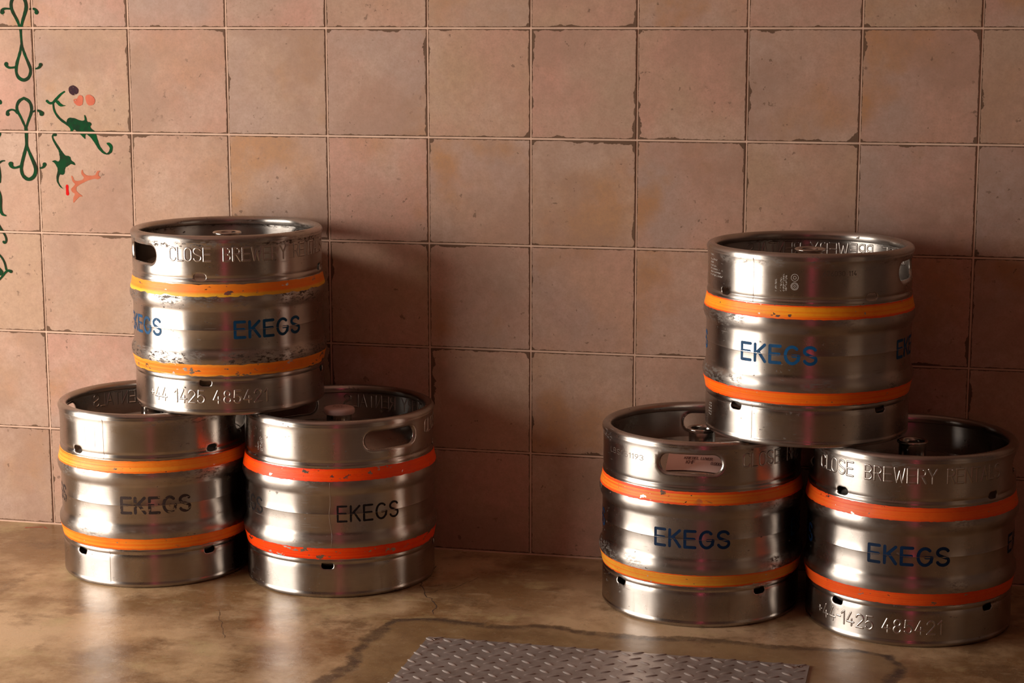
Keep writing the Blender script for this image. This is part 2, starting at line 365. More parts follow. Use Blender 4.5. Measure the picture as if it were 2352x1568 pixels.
def ribbon(p, w, prof, step=.0018, wob=0):
    """sweep: returns rows of (x, y, h) and faces; w full width (number or per-point list)"""
    if isinstance(w, list):
        tot = len(p)-1; ws = w
        q, qw = [p[0]], [ws[0]]
        for i in range(tot):
            a, b = p[i], p[i+1]; n = max(1, int(hypot(b[0]-a[0], b[1]-a[1])/step))
            for k in range(1, n+1):
                q.append((a[0]+(b[0]-a[0])*k/n, a[1]+(b[1]-a[1])*k/n)); qw.append(ws[i]+(ws[i+1]-ws[i])*k/n)
    else: q = resample(p, step); qw = [w]*len(q)
    T = []
    for i in range(len(q)):
        a, b = q[max(0, i-1)], q[min(len(q)-1, i+1)]; d = hypot(b[0]-a[0], b[1]-a[1]) or 1
        T.append(((b[0]-a[0])/d, (b[1]-a[1])/d))
    rows = []
    for k in (80, 50, 25): rows.append((q[0][0]-T[0][0]*qw[0]/2*sin(rad(k)), q[0][1]-T[0][1]*qw[0]/2*sin(rad(k)), T[0], qw[0]*cos(rad(k))))
    for a, t, ww in zip(q, T, qw): rows.append((a[0], a[1], t, ww))
    for k in (25, 50, 80): rows.append((q[-1][0]+T[-1][0]*qw[-1]/2*sin(rad(k)), q[-1][1]+T[-1][1]*qw[-1]/2*sin(rad(k)), T[-1], qw[-1]*cos(rad(k))))
    V, F = [], []; m = len(prof); mw = max(qw)
    for (x, y, t, ww) in rows:
        if wob: ww *= 1+wob*noise.noise(Vector((x*160, y*160, 1.7)))
        for u, h in prof: V.append((x-t[1]*ww/2*u, y+t[0]*ww/2*u, h*min(1, ww/mw)))
    for i in range(len(rows)-1):
        for j in range(m-1): F.append((i*m+j, (i+1)*m+j, (i+1)*m+j+1, i*m+j+1))
    return V, F
FLAT = [(-1, 1), (1, 1)]
RIDGE = [(-1, -.15), (-.75, .25), (-.45, .8), (0, 1), (.45, .8), (.75, .25), (1, -.15)]
def strokes_mesh(strokes, w, prof, place, wob=0, rev=False, step=.0018):
    V, F = [], []
    for si, p in enumerate(strokes):
        v, f = ribbon(p, w, [(u, k+(si*.5 if prof is FLAT else 0)) for u, k in prof], wob=wob, step=step); n = len(V); V += [place(*q) for q in v]
        F += [tuple((i+n for i in (q[::-1] if rev else q))) for q in f]
    return V, F

# ------------------------------------------------------------------ keg geometry (metres, keg stands on z=0)
KH = .3637
SHELL_O = [(.1905, .2745), (.1945, .2715), (.1962, .2680), (.1966, .2645), (.1972, .2600), (.1984, .2540), (.2000, .2475), (.2016, .2420), (.2027, .2370), (.2031, .2330),
           (.2027, .2290), (.2012, .2240), (.1991, .2195), (.1975, .2160), (.1968, .2130), (.1966, .2100), (.1966, .1900), (.1966, .1765), (.1970, .1752), (.1973, .1742),
           (.1970, .1732), (.1966, .1720), (.1966, .1550), (.1966, .1400)]
lo = [(r, .3484-z) for r, z in SHELL_O[:16]][::-1]
SHELL_O = SHELL_O + lo
def lerp_profile(P, z):
    for (r0, z0), (r1, z1) in zip(P, P[1:]):
        if z0 >= z >= z1: return r0+(r1-r0)*((z0-z)/(z0-z1) if z0 != z1 else 0)
    return P[0][0] if z > P[0][1] else P[-1][0]
def r_shell(z): return lerp_profile(SHELL_O, z)
CH_T = [(.1978, .3520), (.1964, .3480), (.1958, .3430), (.1956, .3360), (.1956, .2860), (.1955, .2830), (.1946, .2805), (.1940, .2790), (.1944, .2775), (.1960, .2752), (.1966, .2725), (.1962, .2695), (.1954, .2672)]
CH_B = [(.1954, .0812), (.1962, .0789), (.1966, .0760), (.1960, .0730), (.1946, .0712), (.1942, .0700), (.1950, .0684), (.1958, .0660), (.1960, .0600), (.1961, .0300), (.1963, .0140), (.1964, .0100)]
def r_top(z): return lerp_profile(CH_T, z)
def r_bot(z): return lerp_profile(CH_B, z)
THK = .0024
def stad(u, z, h):   # signed distance to a stadium hole (u along the wall)
    cu, cz, hw, r = h[:4]; du = abs(u-cu)
    return hypot(max(0, du-(hw-r)), z-cz)-r
def ring_pts(h, d, step):
    cu, cz, hw, r = h[:4]; R = r+d; s = hw-r; P = []
    na = max(6, int(pi*R/step)); ns = max(2, int(2*s/step))
    for i in range(na): a = -pi/2+pi*i/na; P.append((cu+s+R*cos(a), cz+R*sin(a)))
    for i in range(ns): P.append((cu+s-2*s*i/ns, cz+R))
    for i in range(na): a = pi/2+pi*i/na; P.append((cu-s+R*cos(a), cz+R*sin(a)))
    for i in range(ns): P.append((cu-s+2*s*i/ns, cz-R))
    return P
def chime_wall(rof, zs, holes, n=200, R0=.1956):
    """holes: (angle, z, halfwidth, radius, lip width, lip depth)"""
    H = []
    for (a, z, hw, r, lw, ld) in holes:
        u = (a % (2*pi))*R0
        H.append((u, z, hw, r, lw, ld))
        if u-hw < .02: H.append((u+2*pi*R0, z, hw, r, lw, ld))
        if u+hw > 2*pi*R0-.02: H.append((u-2*pi*R0, z, hw, r, lw, ld))
    U = 2*pi*R0; pts = []; 
    for i in range(n+1):
        for z in zs:
            u = U*i/n
            if all(stad(u, z, h) > h[4]+.0015 for h in H): pts.append((u, z))
    rings = []
    for h in H:
        ds = [0, .12, .28, .5, .75, 1.0]
        for k in ds:
            if k and h[4] < .003 and k not in (.5, 1.0): continue
            rp = ring_pts(h, k*h[4], .0035 if h[3] > .01 else .0022)
            rp = [(u, z) for u, z in rp if -1e-6 <= u <= U+1e-6 and zs[-1] < z < zs[0]]
            pts += rp
    # corners guaranteed
    res = delaunay_2d_cdt([Vector(p) for p in pts], [], [], 0, 1e-7)
    P = [(v.x, v.y) for v in res[0]]; F = []
    for f in res[2]:
        c = (sum(P[i][0] for i in f)/3, sum(P[i][1] for i in f)/3)
        if any(stad(c[0], c[1], h) < -1e-5 for h in H): continue
        A = (P[f[1]][0]-P[f[0]][0])*(P[f[2]][1]-P[f[0]][1])-(P[f[2]][0]-P[f[0]][0])*(P[f[1]][1]-P[f[0]][1])
        if abs(A) < 1e-9: continue
        F.append(tuple(f) if A > 0 else tuple(f)[::-1])
    # wrap
    key = {}; idx = []; V = []
    for (u, z) in P:
        uu = 0. if abs(u-U) < 1e-6 else u
        k = (round(uu, 6), round(z, 6))
        if k not in key:
            key[k] = len(V); V.append((uu, z))
        idx.append(key[k])
    F = [tuple(idx[i] for i in f) for f in F]
    def rr(u, z):
        off = 0
        for h in H:
            d = stad(u, z, h)
            if d < h[4]: off = min(off, -h[5]*(1-max(d, 0)/h[4])**2)
        return rof(z)+off
    O, I = [], []
    for u, z in V:
        a = u/R0; r = rr(u, z)
        O.append((r*cos(a), r*sin(a), z)); I.append(((r-THK)*cos(a), (r-THK)*sin(a), z))
    m = len(V); cnt = {}
    for f in F:
        for a, b in ((f[0], f[1]), (f[1], f[2]), (f[2], f[0])): cnt[(a, b)] = 1
    VV = O+I; FF = list(F)+[tuple(i+m for i in f[::-1]) for f in F]
    for (a, b) in cnt:
        if (b, a) not in cnt: FF.append((a, b, b+m, a+m)[::-1])
    return VV, FF
def merge(parts):
    V, F = [], []
    for v, f in parts: n = len(V); V += list(v); F += [tuple(i+n for i in q) for q in f]
    return V, F
def weld_mesh(name, parts, dist=2e-5):
    me = mesh(name, *merge(parts)); bm = bmesh.new(); bm.from_mesh(me)
    bmesh.ops.remove_doubles(bm, verts=bm.verts, dist=dist); bmesh.ops.recalc_face_normals(bm, faces=bm.faces)
    bm.to_mesh(me); bm.free(); me.polygons.foreach_set('use_smooth', [True]*len(me.polygons)); return me
import bmesh
NA = 200
RIM = [(.1978, .3520)]+[(.1885+.0097*cos(rad(a)), .3540+.0097*sin(rad(a))) for a in range(0, 200, 20)]+[(.1800, .3485), (.1822, .3462), (.1850, .3470), (.1874, .3490), (.1930, .3500), (.1954, .3505), (.1954, .3520)]
CURL = [(.1940, .0100), (.1932, .0060), (.1900, .0040), (.1860, .0052), (.1832, .0072), (.1815, .0060), (.1822, .0026), (.1850, .0006), (.1885, .0), (.1920, .0004), (.1948, .0022), (.1961, .0056), (.1964, .0100)]
DOME = [(.0, .3172), (.02, .3170), (.05, .3155), (.08, .3125), (.11, .3080), (.14, .3010), (.16, .2945), (.175, .2870), (.185, .2800), (.1905, .2745)]
SHELL = DOME[1:]+SHELL_O+[(r, .3484-z-.002) for r, z in DOME[1:]][::-1]
def shell_mesh():
    v, f = revolve(SHELL, NA); m = len(SHELL)
    v += [(0, 0, DOME[0][1]), (0, 0, .3484-DOME[0][1]-.002)]; a, b = len(v)-2, len(v)-1
    for i in range(NA): j = (i+1) % NA; f.append((a, i*m, j*m)); f.append((b, j*m+m-1, i*m+m-1))
    me = mesh('keg_shell', v, f); bm = bmesh.new(); bm.from_mesh(me); bmesh.ops.recalc_face_normals(bm, faces=bm.faces); bm.to_mesh(me); bm.free()
    me.polygons.foreach_set('use_smooth', [True]*len(me.polygons)); return me
SHELL_ME = shell_mesh()
def zrows(z1, z0, extra): 
    n = int((z1-z0)/.0075); return sorted(set([z1-(z1-z0)*i/n for i in range(n+1)]+extra), reverse=True)
TOPZ = sorted(set([z for r, z in CH_T]+[.3435, .33, .3225, .315, .3075, .3, .293]), reverse=True)
BOTZ = sorted(set([z for r, z in CH_B]+[.053, .046, .038, .022]), reverse=True)
VALVE_P = [(.0205, .3100), (.0205, .3440), (.0215, .3462), (.0225, .3490), (.0245, .3508), (.0275, .3512), (.0298, .3500), (.0302, .3478), (.0290, .3462), (.0268, .3452), (.0262, .3430), (.0262, .3150), (.0275, .3130), (.030, .3105)]
CAP_P = [(.0001, .3535), (.012, .3536), (.026, .3532), (.0300, .3522), (.0322, .3500), (.0326, .3470), (.0324, .3415), (.0312, .3402), (.0285, .3402), (.0285, .3450)]
def disc_cap(path, n): 
    v, f = revolve(path, n); return v, f
valve_me = weld_mesh('valve_neck', [revolve(VALVE_P, 64)])
ball = revolve([(.0001, .3485), (.007, .3480), (.0100, .3455), (.0120, .3440), (.0125, .3400), (.0206, .3395)], 48)
probe_me = weld_mesh('valve_core', [ball])
cap_me = weld_mesh('valve_cap', [revolve(CAP_P, 64)])

def on_cyl(rof, a0, z0, sgn=1):
    """strokes (x to the right seen from outside) onto the wall, starting at angle a0"""
    def f(x, y, h):
        z = z0+y; a = a0+x/.1958; r = rof(z)+sgn*h
        return (r*cos(a), r*sin(a), z)
    return f
def word(s, d0, d1, z0, hh, gap=.2): return [[(rad(d0)*.1958+x, y+z0) for x, y in p] for p in layout(s, rad(d1-d0)*.1958, hh, gap)]

def band_mesh(zt, zb, seed, jag):
    n, m = 240, 9
    def row(a, j):
        t = j/(m-1)
        e0 = jag*.0035*max(0, noise.noise(Vector((cos(a)*9+seed, sin(a)*9, 3.))))+.0009*noise.noise(Vector((cos(a)*30+seed, sin(a)*30, 1.)))
        e1 = jag*.0045*max(0, noise.noise(Vector((cos(a)*11+seed, sin(a)*11, 8.))))+.0012*noise.noise(Vector((cos(a)*26+seed, sin(a)*26, 5.)))
        return (zt-e0)+((zb+e1)-(zt-e0))*t
    V, F = [], []
    for i in range(n):
        a = 2*pi*i/n
        for j in range(m):
            z = row(a, j); r = r_shell(z)+(.0006 if 0 < j < m-1 else .0001); V.append((r*cos(a), r*sin(a), z))
    for i in range(n):
        for j in range(m-1): k = (i+1) % n; F.append((i*m+j, i*m+j+1, k*m+j+1, k*m+j))
    return V, F

HANDLE = (.0615, .0182, .0065, .0042)
def keg(key, name, x, y, z, yaw, top_holes, bot_holes, prints, bands, bottom_text, label, group, cap=False, weld=None, weld_b=None, ekegs_w=44):
    root = empty(name, (x, y, z)); tag(root, label, 'beer keg', group)
    M = M_STEEL[key]
    sh = SHELL_ME.copy(); obj('shell', sh, M, root)
    hs = [(rad(yaw+k), .3205, HANDLE[0], HANDLE[1], HANDLE[2], HANDLE[3]) for k in (0, 180)]
    hs += [(rad(a), .2815, .0128, .0072, .0022, .0006) for a in top_holes]
    obj('top_chime', weld_mesh('top_chime', [chime_wall(r_top, TOPZ, hs, NA), revolve(RIM, NA)]), M, root)
    hb = [(rad(a), .0672, .0128, .0070, .0022, .0006) for a in bot_holes]
    obj('bottom_chime', weld_mesh('bottom_chime', [chime_wall(r_bot, BOTZ, hb, NA), revolve(CURL, NA)]), M, root)
    v = obj('valve_neck', valve_me, M_VALVE, root); obj('valve_core', probe_me, M_DARK if key != 'F' else M_VALVE, v)
    if cap:
        c = obj('valve_cap', cap_me, M_CAP, root); tag(c, 'pale pink plastic cap with black print')
        st = []
        for cx, cy, rr_ in ((0, .006, .0045), (-.010, .001, .003), (.009, -.004, .0028)): st.append([(cx+rr_*cos(rad(a)), cy+rr_*sin(rad(a))) for a in range(0, 300, 30)])
        st += [[(-.004, -.008), (.004, -.006)], [(-.014, .007), (-.011, .010)], [(.014, .004), (.016, .006)]]
        obj('cap_print', strokes_mesh(st, .0012, FLAT, lambda a, b, h: (a, b, .3538+h*.00002)), M_DARK, c)
    bt = obj('upper_band', band_mesh(.2675, .2428, ord(key)*1.7, bands[2]), bands[0], root, smooth=True)
    bb = obj('lower_band', band_mesh(.1056, .0812, ord(key)*2.9, bands[3]), bands[1], root, smooth=True)
    # embossed ring of words on the top chime, pressed outwards: also readable from inside, reversed
    pl = on_cyl(r_top, rad(yaw), 0)
    pi_ = lambda a, b, h: ((r_top(b)-THK-h*.0009)*cos(rad(yaw)+a/.1958), (r_top(b)-THK-h*.0009)*sin(rad(yaw)+a/.1958), b)
    for wd_, d0, d1 in (('CLOSE', 30, 56), ('BREWERY', 63.5, 102.5), ('RENTALS', 108.5, 143.5)):
        ws = word(wd_, d0, d1, .3135, .0260)
        obj('embossed_word', strokes_mesh(ws, .0042, RIDGE, lambda a, b, h: pl(a, b, h*.0009)), M_EMB, root)
        obj('pressed_word', strokes_mesh(ws, .0046, RIDGE, pi_, rev=True), M_EMB, root)
    if bottom_text is not None:
        d = bottom_text
        pb = on_cyl(r_bot, rad(d), 0)
        for wd_, d0, d1, gp in (('+44'+('-' if key == 'E' else ''), 0, 14 if key != 'E' else 19, .2), ('1425', 20, 39.5, .2), ('485421', 45, 77, .27)):
            obj('embossed_number', strokes_mesh(word(wd_, d0, d1, .0265, .0250, gp), .0044, RIDGE, lambda a, b, h: pb(a, b, h*.0009)), M_EMB, root)
    for (deg, mt, wid, hh, sw, ov) in prints:
        w_ = layout('EKEGS', rad(wid)*.1966-sw, hh-sw, .30)
        def f(a, b, h, deg=deg, wid=wid, sw=sw, hh=hh):
            zz = .1750-hh/2+sw/2+b; aa = rad(deg-wid/2)+(a+sw/2)/.1966; r = r_shell(zz)+.00018+h*.00002
            return (r*cos(aa), r*sin(aa), zz)
        obj('stencilled_word', strokes_mesh(w_, sw, FLAT, f, wob=ov), mt, root)
    for (wd, top) in ((weld, True), (weld_b, False)):
        if wd is None: continue
        rof = r_top if top else r_bot; z0, z1 = (.2685, .351) if top else (.012, .080)
        st = [[(0, z0+(z1-z0)*i/20) for i in range(21)]]
        obj('weld_seam', strokes_mesh(st, .0022, RIDGE, lambda a, b, h: ((rof(b)+h*.00018)*cos(rad(wd)+a/.196), (rof(b)+h*.00018)*sin(rad(wd)+a/.196), b)), M_WELD, root)
    return root
def small_text(root, key, s, d0, d1, z0, hh, mat, name='etched_marking', rof=r_top, vert=False, sw=.0007):
    st = layout(s, (rad(d1-d0)*.1958) if not vert else (d1-d0), hh, .25)
    if vert: # text running upwards: d0..d1 is the z range, z0 the angle in degrees of the baseline
        f = lambda a, b, h: ((rof(d0+a)+.0002+h*.00001)*cos(rad(z0)-b/.1958), (rof(d0+a)+.0002+h*.00001)*sin(rad(z0)-b/.1958), d0+a)
    else: f = lambda a, b, h: ((rof(z0+b)+.0002+h*.00001)*cos(rad(d0)+a/.1958), (rof(z0+b)+.0002+h*.00001)*sin(rad(d0)+a/.1958), z0+b)
    return strokes_mesh(st, sw, FLAT, f)

# ------------------------------------------------------------------ the setting
TX = [0.00135, 0.22807, 0.45571, 0.68216, 0.90643, 1.12961, 1.35442, 1.58080, 1.80839, 2.04105]
TX = [0.00135-.2264*k for k in range(6, 0, -1)]+TX+[2.04105+.2264*k for k in range(1, 9)]
TZ = [0.0015, 0.22618, 0.45031, 0.67623, 0.90220, 1.13082]
TZ = TZ+[1.13082+.2264*k for k in range(1, 8)]
JT = .0038
wall_back = obj('wall_back', box((XL, .0, 0), (XR, .12, ZC)), M_GROUT, None, smooth=False); tag(wall_back, kind='structure')
def tile_mesh():
    h, d, b = .1132-JT/2, .0010, .0004
    rings = [(h, 0), (h, -(d-b*.9)), (h-b*.35, -(d-b*.25)), (h-b, -d)]
    V, F = [], []
    for s, y in rings:
        c = b*.9
        V += [(-s+c, y, -s), (s-c, y, -s), (s, y, -s+c), (s, y, s-c), (s-c, y, s), (-s+c, y, s), (-s, y, s-c), (-s, y, -s+c)]
    for k in range(3):
        for i in range(8): j = (i+1) % 8; F.append((k*8+i, k*8+j, k*8+8+j, k*8+8+i))
    F.append(tuple(range(24, 32)))
    me = mesh('tile', V, F, False); me.materials.append(M_TILE); return me
TILE = tile_mesh(); rt = random.Random(11)
for zi in range(len(TZ)-1):
    for xi in range(len(TX)-1):
        x0, x1, z0, z1 = TX[xi], TX[xi+1], TZ[zi], TZ[zi+1]
        if x1 <= XL+.02: continue
        x0 = max(x0, XL)
        if x1 > XR: x1 = XR
        if z1 > ZC: z1 = ZC
        o = bpy.data.objects.new('tile', TILE); COL.objects.link(o); o.parent = wall_back
        o.location = ((x0+x1)/2, -.0002+rt.uniform(-.0003, .0003), (z0+z1)/2)
        o.scale = ((x1-x0-JT)/(.2264-JT), 1, (z1-z0-JT)/(.2264-JT))
        o.rotation_euler = (rt.uniform(-.0025, .0025), rt.uniform(-.0015, .0015), rt.uniform(-.0025, .0025))
floor = obj('floor', box((XL-.3, YF-.2, -.1), (XR+.2, .12, 0)), M_FLOOR, None, smooth=False); tag(floor, kind='structure')
M_PLASTER = simple('dim_plaster', (.09, .055, .042), .8)
M_CEIL = simple('ceiling_paint', (.34, .20, .165), .8)
M_WOOD = simple('dark_wood', (.075, .04, .022), .45)
ceiling = tag(obj('ceiling', box((XL-.3, YF-.2, ZC), (XR+.2, .12, ZC+.1)), M_CEIL, None, smooth=False), kind='structure')
w = WIN
tag(obj('wall_left', boxes([((XL-.12, YF, 0), (XL, w['y0'], ZC)), ((XL-.12, w['y1'], 0), (XL, 0, ZC)), ((XL-.12, w['y0'], w['z1']), (XL, w['y1'], ZC)), ((XL-.12, w['y0'], 0), (XL, w['y1'], w['z0']))]), M_PLASTER, None, smooth=False), kind='structure')
win = tag(obj('window_1', boxes([((XL-.10, w['y0'], w['z0']), (XL-.04, w['y0']+.05, w['z1'])), ((XL-.10, w['y1']-.05, w['z0']), (XL-.04, w['y1'], w['z1'])),
     ((XL-.10, w['y0'], w['z1']-.05), (XL-.04, w['y1'], w['z1'])), ((XL-.10, w['y0'], w['z0']), (XL-.04, w['y1'], w['z0']+.05))]), M_WOOD, None, smooth=False), kind='structure')
tag(obj('wall_right', box((XR, YF, 0), (XR+.12, .12, ZC)), M_PLASTER, None, smooth=False), kind='structure')
tag(obj('wall_front', box((XL-.12, YF-.12, 0), (XR+.12, YF, ZC)), M_PLASTER, None, smooth=False), kind='structure')
obj('grout_fillet', box((XL, -.0030, 0), (XR, -.0, .0022)), M_GROUT, wall_back, smooth=False)

# cracks that run out of the corner over the floor
M_CRACK = simple('crack_dirt', (.05, .03, .02), .8)
def floor_crack(pts, wd):
    r = random.Random(len(pts)); q = []
    for a, b in zip(pts, pts[1:]):
        for k in range(6): t = k/6; q.append((a[0]+(b[0]-a[0])*t+r.uniform(-.004, .004), a[1]+(b[1]-a[1])*t+r.uniform(-.004, .004)))
    q.append(pts[-1]); return obj('crack', strokes_mesh([q], wd, FLAT, lambda x, y, h: (x, y, .0002), wob=.8, step=.004), M_CRACK, floor)
floor_crack([(.951, -.132), (.952, -.245), (.98, -.321), (1.022, -.388), (1.034, -.448)], .0016)
floor_crack([(.98, -.321), (1.03, -.27), (1.06, -.19)], .001)
floor_crack([(.615, -.516), (.650, -.60), (.688, -.675)], .0007)

obj('paint_smear', strokes_mesh([[(.012, -.035), (.045, -.022)], [(.05, -.02), (.062, -.03)]], .0035, FLAT, lambda x, y, h: (x-.06, y-.01, .0002+h*.00003), wob=.9), simple('smear_red', (.45, .06, .04), .7), floor)

